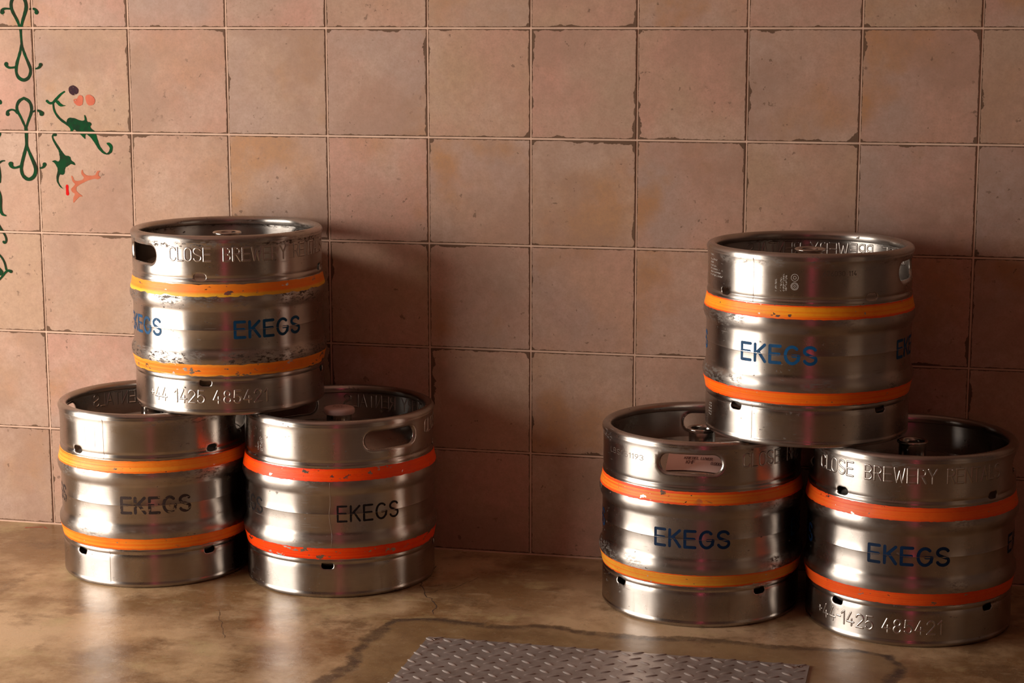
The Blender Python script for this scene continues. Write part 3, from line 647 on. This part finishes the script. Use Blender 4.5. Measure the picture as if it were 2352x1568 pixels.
# ------------------------------------------------------------------ painted ornament on the tiles
MURAL = {'scroll1': [('s', [(-0.0285, 1.2039), (-0.0387, 1.1999), (-0.0453, 1.192), (-0.048, 1.183), (-0.0474, 1.1731), (-0.0428, 1.1621), (-0.0351, 1.1491), (-0.0298, 1.1351), (-0.0274, 1.1241), (-0.0267, 1.1121), (-0.0265, 1.098)], [0.0074, 0.0074, 0.0074, 0.0074, 0.0074, 0.0065, 0.0065, 0.0056, 0.0056, 0.0056, 0.0056]), ('s', [(-0.0285, 1.2039), (-0.0188, 1.1999), (-0.0137, 1.1919), (-0.0113, 1.182), (-0.0118, 1.172), (-0.0164, 1.16), (-0.0219, 1.1461), (-0.0252, 1.1341), (-0.0261, 1.1241), (-0.0263, 1.1121), (-0.0261, 1.098)], [0.0074, 0.0074, 0.0074, 0.0074, 0.0079, 0.0074, 0.0065, 0.0056, 0.0047, 0.0047, 0.0056]), ('s', [(-0.0261, 1.098), (-0.029, 1.084), (-0.0337, 1.0699), (-0.0399, 1.0538), (-0.0422, 1.0417), (-0.0423, 1.0316), (-0.0377, 1.0215), (-0.0253, 1.0155), (-0.0133, 1.0207), (-0.0076, 1.0318), (-0.0073, 1.0428), (-0.0127, 1.0559), (-0.0196, 1.072), (-0.0248, 1.088), (-0.0261, 1.098)], [0.0056, 0.0065, 0.0065, 0.0074, 0.0074, 0.0065, 0.0074, 0.0079, 0.0074, 0.0074, 0.0074, 0.0065, 0.0065, 0.0056, 0.0056]), ('s', [(-0.0697, 1.1657), (-0.0702, 1.1697), (-0.0644, 1.1735), (-0.0507, 1.1727)], [0.01, 0.0074, 0.0047, 0.0037]), ('s', [(-0.0025, 1.172), (0.0063, 1.1732), (0.0117, 1.17), (0.013, 1.165)], [0.0037, 0.0047, 0.0065, 0.01]), ('s', [(-0.0658, 1.0516), (-0.0651, 1.0472), (-0.0589, 1.0432), (-0.0454, 1.0447)], [0.01, 0.0065, 0.0047, 0.0056]), ('s', [(0.0172, 1.0504), (0.0145, 1.045), (0.0077, 1.0419), (-0.0005, 1.0423)], [0.0088, 0.0056, 0.0037, 0.0037])], 'scroll2': [('s', [(-0.0266, 0.9769), (-0.0387, 0.9712), (-0.0453, 0.9595), (-0.0443, 0.948), (-0.0375, 0.9373), (-0.0308, 0.9231), (-0.0256, 0.9109)], [0.0065, 0.0074, 0.0074, 0.0074, 0.0065, 0.0056, 0.0056]), ('s', [(-0.0266, 0.9769), (-0.0135, 0.9706), (-0.0086, 0.9578), (-0.0099, 0.9447), (-0.0166, 0.9304), (-0.0217, 0.9181), (-0.0243, 0.9099)], [0.0065, 0.0074, 0.0084, 0.0074, 0.0065, 0.0056, 0.0056]), ('s', [(-0.0251, 0.912), (-0.0246, 0.8997), (-0.025, 0.8875), (-0.0254, 0.8701)], [0.0084, 0.0084, 0.0074, 0.0065]), ('s', [(-0.0252, 0.8732), (-0.032, 0.8527), (-0.0389, 0.8321), (-0.0416, 0.8177), (-0.0381, 0.8033), (-0.0244, 0.7943), (-0.0106, 0.8018), (-0.0052, 0.8152), (-0.0065, 0.8265), (-0.0137, 0.8427), (-0.0205, 0.859), (-0.0253, 0.8712)], [0.0065, 0.0074, 0.0074, 0.0074, 0.0074, 0.0079, 0.0084, 0.0084, 0.0084, 0.0074, 0.0056, 0.0056]), ('s', [(-0.0679, 0.9416), (-0.0685, 0.9471), (-0.0591, 0.9517), (-0.0502, 0.9499), (-0.0438, 0.9443)], [0.01, 0.0065, 0.0037, 0.0047, 0.0065]), ('s', [(-0.0058, 0.9471), (0.0022, 0.9507), (0.011, 0.9485), (0.0147, 0.9433)], [0.0037, 0.0042, 0.0056, 0.0113]), ('s', [(-0.066, 0.8296), (-0.0649, 0.8245), (-0.0579, 0.8205), (-0.0437, 0.8248)], [0.0113, 0.0074, 0.0047, 0.0056]), ('s', [(0.0165, 0.8299), (0.0144, 0.8248), (0.0083, 0.8218), (0.0005, 0.8225)], [0.01, 0.0065, 0.0037, 0.0037])], 'leafA': [('s', [(0.0715, 0.9918), (0.0637, 0.9871), (0.0553, 0.9792), (0.0479, 0.9718), (0.0427, 0.9668), (0.0346, 0.9658), (0.0288, 0.9712)], [0.0037, 0.0047, 0.0056, 0.0065, 0.0056, 0.0056, 0.0056]), ('p', [(0.0469, 0.9723), (0.056, 0.973), (0.0617, 0.966), (0.0676, 0.9624), (0.0756, 0.9616), (0.0608, 0.9583), (0.0546, 0.9632)], None), ('s', [(0.0436, 0.9659), (0.0444, 0.9521), (0.051, 0.9393), (0.062, 0.9284), (0.0777, 0.9193)], [0.0037, 0.0042, 0.0047, 0.0051, 0.0056]), ('p', [(0.0739, 0.9257), (0.0773, 0.9331), (0.0824, 0.935), (0.0934, 0.9342), (0.1032, 0.9297), (0.1141, 0.928), (0.1182, 0.9308), (0.1168, 0.9427), (0.1215, 0.9373), (0.123, 0.9263), (0.131, 0.9255), (0.1344, 0.9209), (0.1296, 0.9157), (0.1324, 0.9117), (0.1421, 0.9045), (0.1456, 0.8935), (0.1508, 0.8752), (0.1593, 0.8624), (0.168, 0.857), (0.1742, 0.8626), (0.1761, 0.87), (0.167, 0.88), (0.173, 0.8819), (0.1808, 0.8774), (0.1829, 0.8701), (0.1801, 0.8591), (0.1699, 0.8537), (0.16, 0.856), (0.1484, 0.8659), (0.141, 0.8778), (0.1315, 0.8915), (0.1209, 0.8996), (0.1178, 0.8968), (0.1183, 0.8867), (0.1097, 0.8949), (0.101, 0.903), (0.0913, 0.9103), (0.0817, 0.8964), (0.0833, 0.9111), (0.0765, 0.9166)], None)], 'leafB': [('s', [(0.0465, 0.8968), (0.0393, 0.8958), (0.039, 0.8884), (0.0465, 0.8756), (0.055, 0.8627)], [0.0074, 0.0047, 0.0047, 0.0056, 0.0065]), ('p', [(0.051, 0.8645), (0.058, 0.8637), (0.0675, 0.8509), (0.0795, 0.8492), (0.0822, 0.84), (0.089, 0.8364), (0.0923, 0.829), (0.0808, 0.8326), (0.0756, 0.8288), (0.0663, 0.824), (0.0647, 0.8109), (0.0595, 0.8071), (0.0525, 0.8089), (0.049, 0.7995), (0.0496, 0.7902), (0.0553, 0.781), (0.0601, 0.7755), (0.0512, 0.7809), (0.0446, 0.792), (0.0437, 0.8031), (0.049, 0.82), (0.0415, 0.8338), (0.0336, 0.8374), (0.0418, 0.8406), (0.0507, 0.8367), (0.0551, 0.8442)], None)], 'purple': [('p', [(0.0845, 1.0038), (0.0936, 1.0066), (0.1004, 1.003), (0.1062, 0.9975), (0.1048, 0.9884), (0.0925, 0.9832), (0.0848, 0.9882), (0.0817, 0.9955)], None)], 'coral1': [('p', [(0.0932, 0.9764), (0.1012, 0.9765), (0.1034, 0.9801), (0.1076, 0.9857), (0.1165, 0.9821), (0.1153, 0.9647), (0.1075, 0.9606), (0.0986, 0.9627), (0.0935, 0.9691)], None)], 'coral2': [('p', [(0.1211, 0.983), (0.1306, 0.9868), (0.1413, 0.9814), (0.1454, 0.9732), (0.1416, 0.964), (0.1305, 0.9612), (0.1238, 0.9666)], None)], 'coral3': [('p', [(0.0796, 0.8056), (0.0827, 0.8066), (0.0872, 0.7956), (0.0952, 0.7944), (0.1054, 0.7968), (0.1116, 0.8016), (0.105, 0.8098), (0.1046, 0.8163), (0.1079, 0.821), (0.1101, 0.8127), (0.1179, 0.8072), (0.138, 0.8076), (0.1413, 0.8151), (0.1445, 0.8188), (0.1515, 0.8184), (0.1462, 0.8133), (0.146, 0.8077), (0.1518, 0.8032), (0.1436, 0.799), (0.1377, 0.8011), (0.1194, 0.7961), (0.103, 0.7884), (0.0917, 0.7817), (0.0903, 0.7742), (0.0971, 0.7669), (0.1068, 0.7606), (0.0967, 0.7595), (0.0914, 0.7538), (0.0819, 0.7442), (0.0824, 0.7554), (0.0879, 0.7658), (0.0801, 0.7703), (0.0779, 0.7768), (0.0867, 0.7844), (0.0889, 0.7881), (0.0821, 0.7936)], None)], 'red': [('s', [(0.0691, 0.7831), (0.069, 0.7757), (0.0695, 0.7654)], [0.0065, 0.0065, 0.0074])], 'vine': [('s', [(-0.0902, 0.9737), (-0.0841, 0.9689), (-0.0842, 0.966)], [0.0047, 0.0074, 0.0074]), ('s', [(-0.096, 0.9039), (-0.0898, 0.9001), (-0.089, 0.8952), (-0.0947, 0.8883)], [0.0056, 0.0056, 0.0056, 0.0047]), ('s', [(-0.1, 0.8277), (-0.0933, 0.8327), (-0.0867, 0.8367), (-0.0813, 0.8368)], [0.0065, 0.0047, 0.0037, 0.0028]), ('s', [(-0.0977, 0.8307), (-0.0942, 0.8161), (-0.0939, 0.8014), (-0.0956, 0.7886)], [0.0056, 0.0047, 0.0056, 0.0047]), ('s', [(-0.1048, 0.7767), (-0.097, 0.7621), (-0.0956, 0.7473), (-0.0976, 0.7296), (-0.094, 0.7158), (-0.0845, 0.7131)], [0.0065, 0.0084, 0.0074, 0.0074, 0.0065, 0.0028]), ('s', [(-0.1049, 0.6938), (-0.0999, 0.685), (-0.0929, 0.6753), (-0.0869, 0.6656), (-0.0853, 0.6557), (-0.0898, 0.6506), (-0.0929, 0.6535)], [0.0056, 0.0056, 0.0047, 0.0047, 0.0042, 0.0056, 0.0056]), ('s', [(-0.1073, 0.6263), (-0.0981, 0.6166), (-0.0922, 0.6048), (-0.0897, 0.591)], [0.0037, 0.0042, 0.0042, 0.0047]), ('s', [(-0.1117, 0.5634), (-0.1026, 0.5716), (-0.0933, 0.5829), (-0.0854, 0.5891), (-0.078, 0.5863)], [0.0037, 0.0047, 0.0056, 0.0047, 0.0074]), ('p', [(-0.1099, 0.5984), (-0.1026, 0.5916), (-0.0965, 0.5848), (-0.1024, 0.5756), (-0.1109, 0.5784)], None)]}
GREEN = mat_wallpaint('green_paint', (.006, .050, .016), (.014, .028, .013)); 
PAINTS = {'scroll1': ('painted_scroll', GREEN), 'scroll2': ('painted_scroll', GREEN), 'leafA': ('painted_leaf', mat_wallpaint('leaf_paint', (.004, .066, .018), (.009, .032, .014))),
          'leafB': ('painted_leaf', GREEN), 'purple': ('painted_berry', mat_wallpaint('plum_paint', (.06, .022, .03), (.04, .02, .026), .06)), 'coral1': ('painted_petal', mat_wallpaint('coral_paint', (.50, .125, .075), (.54, .15, .09), .05)),
          'coral3': ('painted_twig', mat_wallpaint('twig_paint', (.44, .12, .065), (.48, .15, .085))), 'red': ('painted_dash', mat_wallpaint('red_paint', (.55, .008, .008), (.6, .01, .01))), 'vine': ('painted_vine', GREEN)}
PAINTS['coral2'] = PAINTS['coral1']
for key, items in MURAL.items():
    nm, mt = PAINTS[key]; bm = bmesh.new()
    for zi_, (kind, pts, wd) in enumerate(items):
        zoff = zi_*.0001
        if kind == 's':
            pass
            # smooth the centre line
            P2, W2 = pts, wd
            for _ in range(2):
                q, qw = [P2[0]], [W2[0]]
                for i in range(len(P2)-1):
                    a, b = P2[i], P2[i+1]
                    for t in (.25, .75): q.append((a[0]+(b[0]-a[0])*t, a[1]+(b[1]-a[1])*t)); qw.append(W2[i]+(W2[i+1]-W2[i])*t)
                q.append(P2[-1]); qw.append(W2[-1]); P2, W2 = q, qw
            V, F = ribbon(P2, W2, FLAT, step=.003, wob=.16)
            vs = [bm.verts.new((a, b, zoff+k_*4e-7)) for k_, (a, b, h) in enumerate(V)]
            for f in F: bm.faces.new([vs[i] for i in f])
        else:
            q = []
            for _ in range(1 if len(pts) > 9 else 2):
                cc = []
                for i in range(len(pts)):
                    a, b = pts[i], pts[(i+1) % len(pts)]
                    for t_ in (.2, .8): cc.append((a[0]+(b[0]-a[0])*t_, a[1]+(b[1]-a[1])*t_))
                pts = cc
            for i in range(len(pts)):
                a, b = pts[i], pts[(i+1) % len(pts)]; n_ = max(1, int(hypot(b[0]-a[0], b[1]-a[1])/.0025))
                for k in range(n_):
                    x_, z_ = a[0]+(b[0]-a[0])*k/n_, a[1]+(b[1]-a[1])*k/n_
                    q.append((x_+.0007*noise.noise(Vector((x_*350, z_*350, 2))), z_+.0007*noise.noise(Vector((x_*350, z_*350, 9)))))
            r = delaunay_2d_cdt([Vector(p) for p in q], [], [list(range(len(q)))], 1, 1e-7)
            vs = [bm.verts.new((v.x, v.y, zoff)) for v in r[0]]
            for f in r[2]: bm.faces.new([vs[i] for i in f])
    out = bmesh.new()
    for xi in range(len(TX)-1):
        for zi in range(len(TZ)-1):
            x0, x1, z0, z1 = TX[xi]+.0027, TX[xi+1]-.0027, TZ[zi]+.0027, TZ[zi+1]-.0027
            xs = [v.co.x for v in bm.verts]; zs_ = [v.co.y for v in bm.verts]
            if max(xs) < x0 or min(xs) > x1 or max(zs_) < z0 or min(zs_) > z1: continue
            c = bm.copy()
            for co, no in (((x0, 0, 0), (-1, 0, 0)), ((x1, 0, 0), (1, 0, 0)), ((0, z0, 0), (0, -1, 0)), ((0, z1, 0), (0, 1, 0))):
                bmesh.ops.bisect_plane(c, geom=c.verts[:]+c.edges[:]+c.faces[:], plane_co=co, plane_no=no, clear_outer=True)
            me = bpy.data.meshes.new('t'); c.to_mesh(me); c.free(); out.from_mesh(me); bpy.data.meshes.remove(me)
    me = bpy.data.meshes.new(nm)
    for v in out.verts: v.co = Vector((v.co.x, -.0018-v.co.z, v.co.y))
    out.to_mesh(me); out.free(); bm.free()
    obj(nm, me, mt, wall_back)

# ------------------------------------------------------------------ steel tread plate let into the floor
plate = empty('tread_plate', (1.063, -.588, 0)); tag(plate, 'grey steel tread plate with raised lozenges set into the concrete floor', 'floor plate')
PW, PD, PY = .713, .62, .0412
obj('plate_sheet', boxes([((0, -PD, -.002), (PW, 0, .0025))]), M_PLATE, plate, smooth=False)
def stud_mesh():
    V, F = [], []; L, Wd, Hh = .0122, .0036, .0021; n = 8
    for i in range(n+1):
        t = -1+2*i/n; w_ = Wd*max(.05, (1-t*t))**.6; h_ = Hh*(max(0, 1-t*t))**.5
        for u, k in ((-1, 0), (-.55, .75), (0, 1), (.55, .75), (1, 0)): V.append((t*L, u*w_, h_*k))
    for i in range(n):
        for j in range(4): F.append((i*5+j, (i+1)*5+j, (i+1)*5+j+1, i*5+j+1))
    me = mesh('stud', V, F); me.materials.append(M_PLATE); return me
STUD = stud_mesh(); spots = []
P_ = .0424
for i in range(-1, 20):
    for j in range(0, 40):
        x = .020+(i+(.5 if j % 2 else 0))*P_; y = min(.0055-j*PY/2, -.0045)
        x = x if abs(x) > .004 else .007
        if .004 < x < PW-.006 and y > -PD+.012: spots.append((x, y, 1 if j % 2 else -1))
spots.sort(key=lambda p: -p[1]); near = spots[:300]; rest = spots[300:]
for x, y, s in near:
    o = bpy.data.objects.new('lozenge', STUD); COL.objects.link(o); o.parent = plate; o.location = (x, y, .0025); o.rotation_euler = (0, 0, rad(-37) if s > 0 else rad(31))
V, F = [], []
for x, y, s in rest:
    a = rad(-37) if s > 0 else rad(31); n_ = len(V)
    V += [(x+v.co.x*cos(a)-v.co.y*sin(a), y+v.co.x*sin(a)+v.co.y*cos(a), .0025+v.co.z) for v in STUD.vertices]; F += [tuple(i+n_ for i in p.vertices) for p in STUD.polygons]
tag(obj('lozenge_field', (V, F), M_PLATE, plate), kind='stuff')
for cx in (.018, .695):
    sc_ = obj('screw', revolve([(.0001, .0008), (.0020, .0006), (.0042, .0012), (.0048, .0002)], 20), M_VALVE, plate, (cx, -.012, .0025))

# ------------------------------------------------------------------ kegs
OR = mat_band
b = {
 'A': (OR('orange_band_a', (.96, .34, .03), (.93, .13, .004), 1.1, .243, .2675), OR('orange_band_b', (.96, .28, .02), (.93, .12, .004), 2.1, .081, .1056), .3, .3),
 'B': (OR('red_band_a', (.96, .085, .002), (.90, .04, .002), 3.1, .243, .2675, .35), OR('red_band_b', (.95, .070, .002), (.88, .035, .002), 4.1, .081, .1056, .7), .1, .2),
 'C': (OR('amber_band_a', (.90, .20, .012), (.88, .26, .02), 5.1, .243, .2675, .35, ((.80, .42, .03), .36, .16)), OR('amber_band_b', (.90, .20, .012), (.88, .33, .03), 6.1, .081, .1056, .55), 1., .9),
 'D': (OR('striped_band_a', (.82, .24, .02), (.82, .06, .008), 7.1, .243, .2675, .25), OR('striped_band_b', (.68, .32, .03), (.80, .09, .01), 8.1, .081, .1056, .2), .2, .3),
 'E': (OR('orange_band_c', (.84, .13, .012), (.80, .075, .008), 9.1, .243, .2675), OR('orange_band_d', (.82, .11, .012), (.78, .06, .008), 10.1, .081, .1056), .15, .15),
 'F': (OR('orange_band_e', (.98, .36, .012), (.93, .08, .003), 11.1, .243, .2675, .05), OR('orange_band_f', (.96, .19, .006), (.92, .08, .003), 12.1, .081, .1056, .05), .15, .15)}
BLK = (.012, .009, .010); BLU = (.006, .06, .15); BLD = (.003, .018, .055)
pA, pB = mat_print('worn_black_print', (.05, .034, .032), 3.3, .66), mat_print('black_print', BLK, 1.2, .30)
pC, pD = mat_print('blue_print_c', BLU, 2.2, .22), mat_print('blue_print_d', BLD, 5.2, .30)
pE, pF = mat_print('blue_print_e', BLD, 4.4, .08), mat_print('blue_print_f', (.006, .075, .20), 8.4, .10)
Q = lambda *a: [x for x in a]
kA = keg('A', 'keg', .3600, -.2281, 0, 12, [-119, -29.5, 61, 151], [-118, -33.6, 62, 152], [(d, pA, 42.5, .0375, .0060, .10) for d in (-66.6, 23.4, 113.4, -157)], b['A'], None,
         'steel keg on the floor at the far left with orange bands and faded black lettering', 'kegs', weld=-97.7, weld_b=-96)
kB = keg('B', 'keg', .7655, -.2040, 0, -38.5, [12, 102, 192], [-80, 10, 100, 190], [(-54.6, pB, 38.8, .0350, .0042, .14), (-144.6, pB, 38.8, .0350, .0042, .14), (35, pB, 38.8, .035, .0042, .14), (125, pB, 38.8, .035, .0042, .14)], b['B'], None,
         'steel keg on the floor with bright red-orange bands and a capped valve', 'kegs', cap=True)
kC = keg('C', 'keg', .5267, -.2030, KH, -134, [-85, 5, 95], [-83.4, 6, 96, 186], [(-44, pC, 44, .0372, .0058, .02), (-133.8, pC, 44, .0372, .0058, .02), (46, pC, 44, .0372, .0058, .02), (136, pC, 44, .0372, .0058, .02)], b['C'], -123.5,
         'scuffed steel keg stacked on the left pair, amber bands and blue lettering', 'kegs', weld=107)
kD = keg('D', 'keg', 1.5282, -.2221, 0, -89, [-178], [-134.5, -46.7, 43, 133], [(-87.6, pD, 43.4, .0372, .0056, .02), (2, pD, 43.4, .0372, .0056, .02), (92, pD, 43.4, .0372, .0056, .02), (182, pD, 43.4, .0372, .0056, .02)], b['D'], None,
         'steel keg on the floor with its handle slot facing front and a paper label inside', 'kegs')
kE = keg('E', 'keg', 1.9385, -.2464, 0, -178, [-129.3, -39, 51, 141], [-130.5, -40, 50, 140], [(-89.1, pE, 44.8, .0375, .0058, .02), (1, pE, 44.8, .0375, .0058, .02), (91, pE, 44.8, .0375, .0058, .02), (181, pE, 44.8, .0375, .0058, .02)], b['E'], -146.7,
         'steel keg on the floor at the far right, half in shadow, with plain orange bands', 'kegs')
kF = keg('F', 'keg', 1.7319, -.2265, KH, -9, [-139, -49.7, 41, 131], [-128.1, -41.1, 49, 139], [(-102.6, pF, 44.4, .0370, .0058, .02), (-6.5, pF, 44.4, .0370, .0058, .02), (85, pF, 44.4, .0370, .0058, .02), (175, pF, 44.4, .0370, .0058, .02)], b['F'], None,
         'clean steel keg stacked on the right pair, orange bands and bright blue lettering', 'kegs', weld=-117.4, weld_b=-116.7)
# small markings
rk = random.Random(5)
def ticks(w, hh):   # an illegible line of fine print: short upright, level and slanting nicks
    out, x = [], 0
    while x < w-.0012:
        k = rk.random()
        if k < .15: x += .0018; continue
        if k < .55: out.append([(x, 0), (x, hh)])
        if k > .4: out.append([(x, hh*rk.choice((0, .5, 1))), (x+.0014, hh*rk.choice((0, .5, 1)))])
        x += .0019
    return out
def fine(w, hh, deg, z, vert=False, rof=r_top, sw=.0005):
    if vert: f = lambda a, b, h: ((rof(z+a)+.0002+h*.00001)*cos(rad(deg)-b/.1958), (rof(z+a)+.0002+h*.00001)*sin(rad(deg)-b/.1958), z+a)
    else: f = lambda a, b, h: ((rof(z+b)+.0002+h*.00001)*cos(rad(deg)+a/.1958), (rof(z+b)+.0002+h*.00001)*sin(rad(deg)+a/.1958), z+b)
    return strokes_mesh(ticks(w, hh), sw, FLAT, f)
parts = [fine(w_, .0028, -158, z_) for w_, z_ in ((.020, .3430), (.034, .3345), (.018, .3285), (.030, .3225), (.036, .3165), (.050, .3105), (.056, .3045))]
parts += [fine(w_, .0026, d_, .2935, vert=True) for w_, d_ in ((.022, -103.5), (.030, -100.6), (.032, -99.2), (.031, -97.8))]
def circ_(a, z, r): return [[(r*cos(rad(t)), r*sin(rad(t))) for t in range(0, 361, 20)]]
for (a, z) in ((-93.6, .3035), (-93.6, .3195)):
    for r in ((.0068, .0048, .0018) if z < .31 else (.0066, .0028)):
        parts.append(strokes_mesh(circ_(a, z, r), .0007, FLAT, lambda x, y, h, a=a, z=z: ((r_top(z+y)+.0003)*cos(rad(a)+x/.1958), (r_top(z+y)+.0003)*sin(rad(a)+x/.1958), z+y)))
obj('etched_marking', merge(parts), M_ETCH, kF)
obj('stamped_number', small_text(kF, 'F', '676030 114', -78.5, -60, .3235, .0085, M_STAMP, sw=.0009), M_STAMP, kF)
obj('stamped_number', small_text(kD, 'D', 'LBS051193', -147, -117.5, .3185, .0095, M_STAMP, sw=.0009), M_STAMP, kD)
parts = [fine(w_, .0024, d_, .289, vert=True) for w_, d_ in ((.020, -128.5), (.030, -126), (.029, -124.4))]
obj('etched_marking', merge(parts), M_ETCH, kB)
parts = [fine(.017, .0026, -157, .055-i*.0055, rof=r_bot) for i in range(5)]
obj('etched_marking', merge(parts), M_ETCH, kF)
st = [[(.0025*sin(i*.35)*(i > 8), .108+.132*(1-i/26)) for i in range(27)]]
obj('weld_seam', strokes_mesh(st, .0020, RIDGE, lambda a, b, h: ((r_shell(b)+h*.00018)*cos(rad(-77.5)+a/.196), (r_shell(b)+h*.00018)*sin(rad(-77.5)+a/.196), b)), M_WELD, kB)
# square etched outline on keg A
sq = [[(0, 0), (.027, 0)], [(.027, 0), (.027, .040)], [(.027, .040), (0, .040)], [(0, .040), (0, 0)]]
obj('etched_marking', strokes_mesh(sq, .0005, FLAT, lambda x, y, h: ((r_top(.292+y)+.0003)*cos(rad(-111.5)+x/.1958), (r_top(.292+y)+.0003)*sin(rad(-111.5)+x/.1958), .292+y)), M_ETCH, kA)

# paper label lying on the dome of keg D behind its handle slot
lab = empty('paper_label', (1.5282, -.2221, 0)); tag(lab, 'pale pink printed paper label lying inside the keg with the front handle slot', 'label')
def dome_z(x, y): 
    r = min(hypot(x, y), .184); return lerp_profile([(z_, -r_) for r_, z_ in DOME], -r)
V, F = [], []; nx, ny = 24, 18
for k, dz in ((0, .0018), (1, .0013)):
    for j in range(ny+1):
        for i in range(nx+1):
            x = -.050+.118*i/nx; y = -.152+.106*j/ny
            lift = (.012*max(0, (j/ny-.75)/.25)**1.5)*(1-i/nx)
            if hypot(x, y) < .030: pass
            V.append((x-.02*(j/ny)*.3, y, dome_z(x, y)+dz+max(0, lift)))
n_ = (nx+1)*(ny+1)
for j in range(ny):
    for i in range(nx):
        a = j*(nx+1)+i; F.append((a, a+1, a+nx+2, a+nx+1)); F.append((a+n_, a+nx+1+n_, a+nx+2+n_, a+1+n_))
obj('paper', (V, F), simple('label_paper', (.80, .56, .50), .75), lab)
def on_lab(x, y, h): return (x, y, dome_z(x, y)+.0024+h*.00003)
tx = []
for s, x0, x1, y0, hh in (('KRIEBEL LUVER', -.020, .034, -.108, .012), ('KHF', -.014, .002, -.127, .013), ('0.000', .034, .052, -.127, .012)):
    tx += [[(x0+a, y0+b_) for a, b_ in p] for p in layout(s, x1-x0, hh)]
obj('label_print', strokes_mesh(tx, .0013, FLAT, on_lab), simple('label_ink', (.16, .07, .06), .7), lab)

# ------------------------------------------------------------------ added out of view: pink glow and reflector for the kegs, dim fill
pink_glow = empty('added_pink_glow', (2.5, YF+.06, .5)); tag(pink_glow, 'upright pink glow added behind the camera for its reflection in the kegs', 'helper_light')
obj('tube', revolve([(.0001, 1.7), (.012, 1.695), (.018, 1.68), (.018, .02), (.012, .005), (.0001, 0)], 20), simple('pink_glow_surface', (.9, .1, .25), .3, 0, (1, .09, .20), 20), pink_glow)  # glowing surface added to give the kegs their pink streak
obj('backing', box((-.05, -.06, -.02), (.05, -.03, 1.72)), M_WOOD, pink_glow, smooth=False)
reflector = tag(obj('reflector_1', boxes([((XR-.05, -2.2, 0), (XR-.002, -1.3, 2.05))]), simple('pale_reflector', (.32, .24, .18), .5), None, smooth=False), kind='structure')  # added pale surface, mirrored as the right-hand strip on the kegs
cl = empty('added_fill', (2.2, -3.2, ZC)); tag(cl, 'body of the dim fill added above the room', 'helper_light')
obj('added_fill_body', box((-.64, -.16, -.045), (.64, .16, 0)), M_WOOD, cl, smooth=False)  # box added above the ceiling fill
